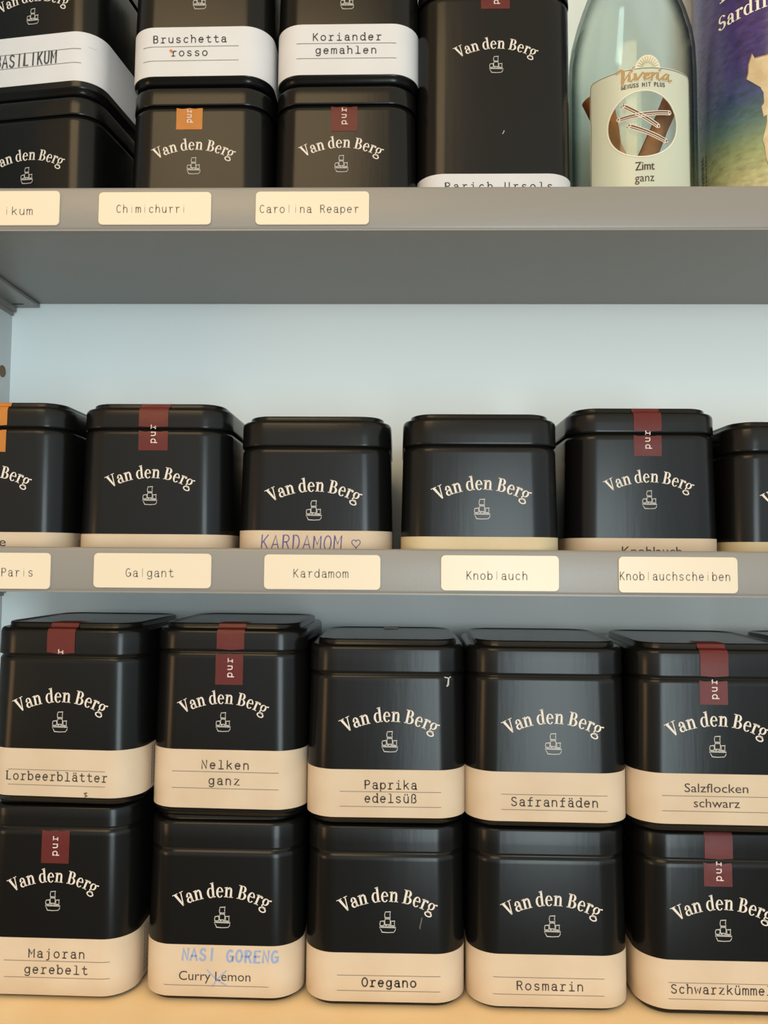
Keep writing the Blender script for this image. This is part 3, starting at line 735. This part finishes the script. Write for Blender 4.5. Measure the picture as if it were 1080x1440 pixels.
cinnamon(Bp(-.0175, -.0155, .0110), Bp(.0190, -.0135, .0960), .0064, 'cinnamon stick slanting up to the right behind the bottle label window')
cinnamon(Bp(.0160, .0000, .0100), Bp(-.0225, -.0030, .0975), .0062, 'cinnamon stick leaning left, its end showing left of the bottle label')
cinnamon(Bp(.0080, .0185, .0075), Bp(-.0090, .0170, .1030), .0066, 'cinnamon stick standing at the back of the bottle')

# ------------------------------------------------------------------ salt canister
def canister_material():
    m = bpy.data.materials.new('sea_print_card'); m.use_nodes = True
    nt = m.node_tree; b = nt.nodes['Principled BSDF']; N = nt.nodes.new; L = nt.links.new
    t = N('ShaderNodeTexCoord'); s = N('ShaderNodeSeparateXYZ'); L(t.outputs['Object'], s.inputs[0])
    mp = N('ShaderNodeMapping'); mp.inputs['Scale'].default_value = (1, 1, 2.0); L(t.outputs['Object'], mp.inputs[0])
    n = N('ShaderNodeTexNoise'); n.inputs['Scale'].default_value = 190; n.inputs['Detail'].default_value = 5; L(mp.outputs[0], n.inputs['Vector'])
    ma = N('ShaderNodeMath'); ma.operation = 'MULTIPLY_ADD'; L(n.outputs[0], ma.inputs[0]); ma.inputs[1].default_value = .022; L(s.outputs['Z'], ma.inputs[2])
    r = N('ShaderNodeMapRange'); L(ma.outputs[0], r.inputs[0]); r.inputs[1].default_value = .045; r.inputs[2].default_value = .165
    c = N('ShaderNodeValToRGB'); L(r.outputs[0], c.inputs[0])
    st = [(0, (.56, .52, .30)), (.10, (.46, .45, .23)), (.22, (.27, .33, .16)), (.34, (.09, .17, .16)), (.45, (.045, .075, .16)), (.60, (.045, .035, .15)), (.85, (.055, .030, .15)), (1, (.05, .03, .16))]
    e = c.color_ramp.elements
    e[0].color = (*st[0][1], 1); e[1].color = (*st[-1][1], 1)
    for p, k in st[1:-1]:
        q_ = e.new(p); q_.color = (*k, 1)
    mx_ = N('ShaderNodeMix'); mx_.data_type = 'RGBA'; mx_.blend_type = 'OVERLAY'; mx_.inputs[0].default_value = .85
    L(c.outputs[0], mx_.inputs[6]); L(n.outputs[0], mx_.inputs[7]); L(mx_.outputs[2], b.inputs['Base Color'])
    b.inputs['Roughness'].default_value = .22
    bp = N('ShaderNodeBump'); bp.inputs['Strength'].default_value = .25; bp.inputs['Distance'].default_value = .0006
    L(n.outputs[0], bp.inputs['Height']); L(bp.outputs[0], b.inputs['Normal'])
    return m
KX, KY, KR = .2125, .4225, .0455
can = thing('salt_canister', 'round purple and green salt canister printed with a cream island map', 'canister', (KX, KY, TOP), 0)
bm = bmesh.new(); lathe(bm, [(.040, .0006), (.0440, .0004), (.0453, .0012), (KR, .003), (KR, .198), (.0452, .1995), (.044, .200)], 80)
link('canister_body', mesh('canister_body', bm, angle=45), canister_material(), can)
bm = bmesh.new(); lathe(bm, [(.0440, .2002), (.0462, .2002), (.0466, .2015), (.0466, .210), (.0455, .2115), (.042, .2118)], 80)
link('canister_lid', mesh('canister_lid', bm, angle=45), mat('violet_plastic', (.06, .035, .15), .35, .5), can)
kmap = cyl_map(KR, TOP)
coast = [(-42.2, 465.0), (-41.5, 462.2), (-33.5, 461.5), (-27, 464.5), (-20, 463.5), (-14, 467.5), (-8, 463), (-6, 456), (-9, 449), (-5, 441), (-8, 432), (-6, 422), (-9, 413), (-14, 408.5), (-18, 411.5), (-22, 405.5), (-29, 404.2),
         (-34.6, 405.5), (-35.4, 408.2), (-36.0, 414.2), (-37.2, 417.8), (-35.3, 423.4), (-34.4, 427.0), (-34.4, 430.5), (-36.2, 429.8), (-37.4, 435.5), (-35.8, 437.0), (-36.0, 442.5), (-37.4, 445.0), (-38.6, 450.0), (-40.6, 452.6), (-43.4, 452.4), (-46.0, 452.9), (-44.9, 455.5), (-44.6, 460.0)]
def island(name, pts, m, off, grow=1.0):
    cxm = sum(p[0] for p in pts) / len(pts); czm = sum(p[1] for p in pts) / len(pts)
    bm = bmesh.new(); n = len(pts); rows = []
    for p, z in pts:
        rows.append([bm.verts.new(kmap(cxm + (p - cxm) * grow * k / 8, czm + (z - czm) * grow * k / 8, off)) for k in range(1, 9)])
    cv = bm.verts.new(kmap(cxm, czm, off))
    for i in range(n):
        a, b = rows[i], rows[(i + 1) % n]
        bm.faces.new((cv, a[0], b[0]))
        for k in range(7): bm.faces.new((a[k], a[k + 1], b[k + 1], b[k]))
    return link(name, mesh(name, bm), m, can)
island('map_outline', coast, mat('brown_map_edge', (.36, .22, .08), .5, .3), .00010, 1.03)
island('island_map', coast, mat('cream_map_print', (.66, .55, .36), .4, .4, noise=(150, (.55, .43, .25), 4)), .00018)
KPH = KR * 1000 * pi / 180
M_CANINK = mat('white_canister_ink', (.85, .80, .72), .4, .3)
def can_line(txt, phi0, z, s):
    P = []; items, tot = serif_line(txt, .34, .06)
    for xc, w, polys in items:
        for poly in polys: P.append([(phi0 + (xc - w / 2 + x) * s / KPH, z + y * s) for x, y in poly])
    return P
decal('title_lettering', can_line('Sardinien', -65.5, 487.6, 5.6) + can_line('I', -64.2, 502.6, 8.0), kmap, M_CANINK, can, .0002)
P = []
rr = random.Random(3)
for ph in (-86, -84, -80.5):
    z = 400.0
    while z < 425:
        l = rr.uniform(.6, 2.0); P += [[(ph - .5, z), (ph + .5, z), (ph + .5, z + l), (ph - .5, z + l)]]; z += l + .7
decal('small_print', P, kmap, M_INK, can, .0002)

# ------------------------------------------------------------------ small marks on single tins
bm = bmesh.new()
pts = ring_pts(.008, .0018, 0, .0045)
loft(bm, [[(x, y, 0) for x, y, _ in pts], [(x * .97, y * .97, .0002) for x, y, _ in pts]])
o = link('tape_remnant', mesh('tape_remnant', bm), M_PAPER['cream'], TINS_PAPRIKA); o.location = (.0012, .0262, .0829 - .0001)
fm = front_map(lambda v: width_at(TYPES['small'], v), 14.0)
decal('chipped_lacquer', ribbon([(26.6, 66.2), (28.6, 65.6), (29.6, 66.2)], .45) + ribbon([(28.6, 65.6), (28.3, 62.6), (27.8, 62.2)], .7), fm, M_SHIP, TINS_PAPRIKA, .0001)
M_SCR = mat('dull_scratch', (.10, .095, .085), .7, .2)
decal('scratch', ribbon([(16.9, 39.6), (16.5, 37.6), (16.0, 35.8), (16.1, 35.0)], .55), fm, M_SCR, OREGANO, .0001)
decal('ink_mark', ribbon([(14.0, 5.9), (12.9, 5.7), (13.3, 5.0), (14.2, 4.6), (13.2, 4.2)], .45), fm, M_INK, LORBEER, .0003)
fmt = front_map(lambda v: width_at(TYPES['tall'], v), 14.0)
decal('speck', ribbon([(3.2, 61.0), (3.7, 61.8), (4.0, 62.6)], .35), fmt, M_SHIP, TALL, .0001)
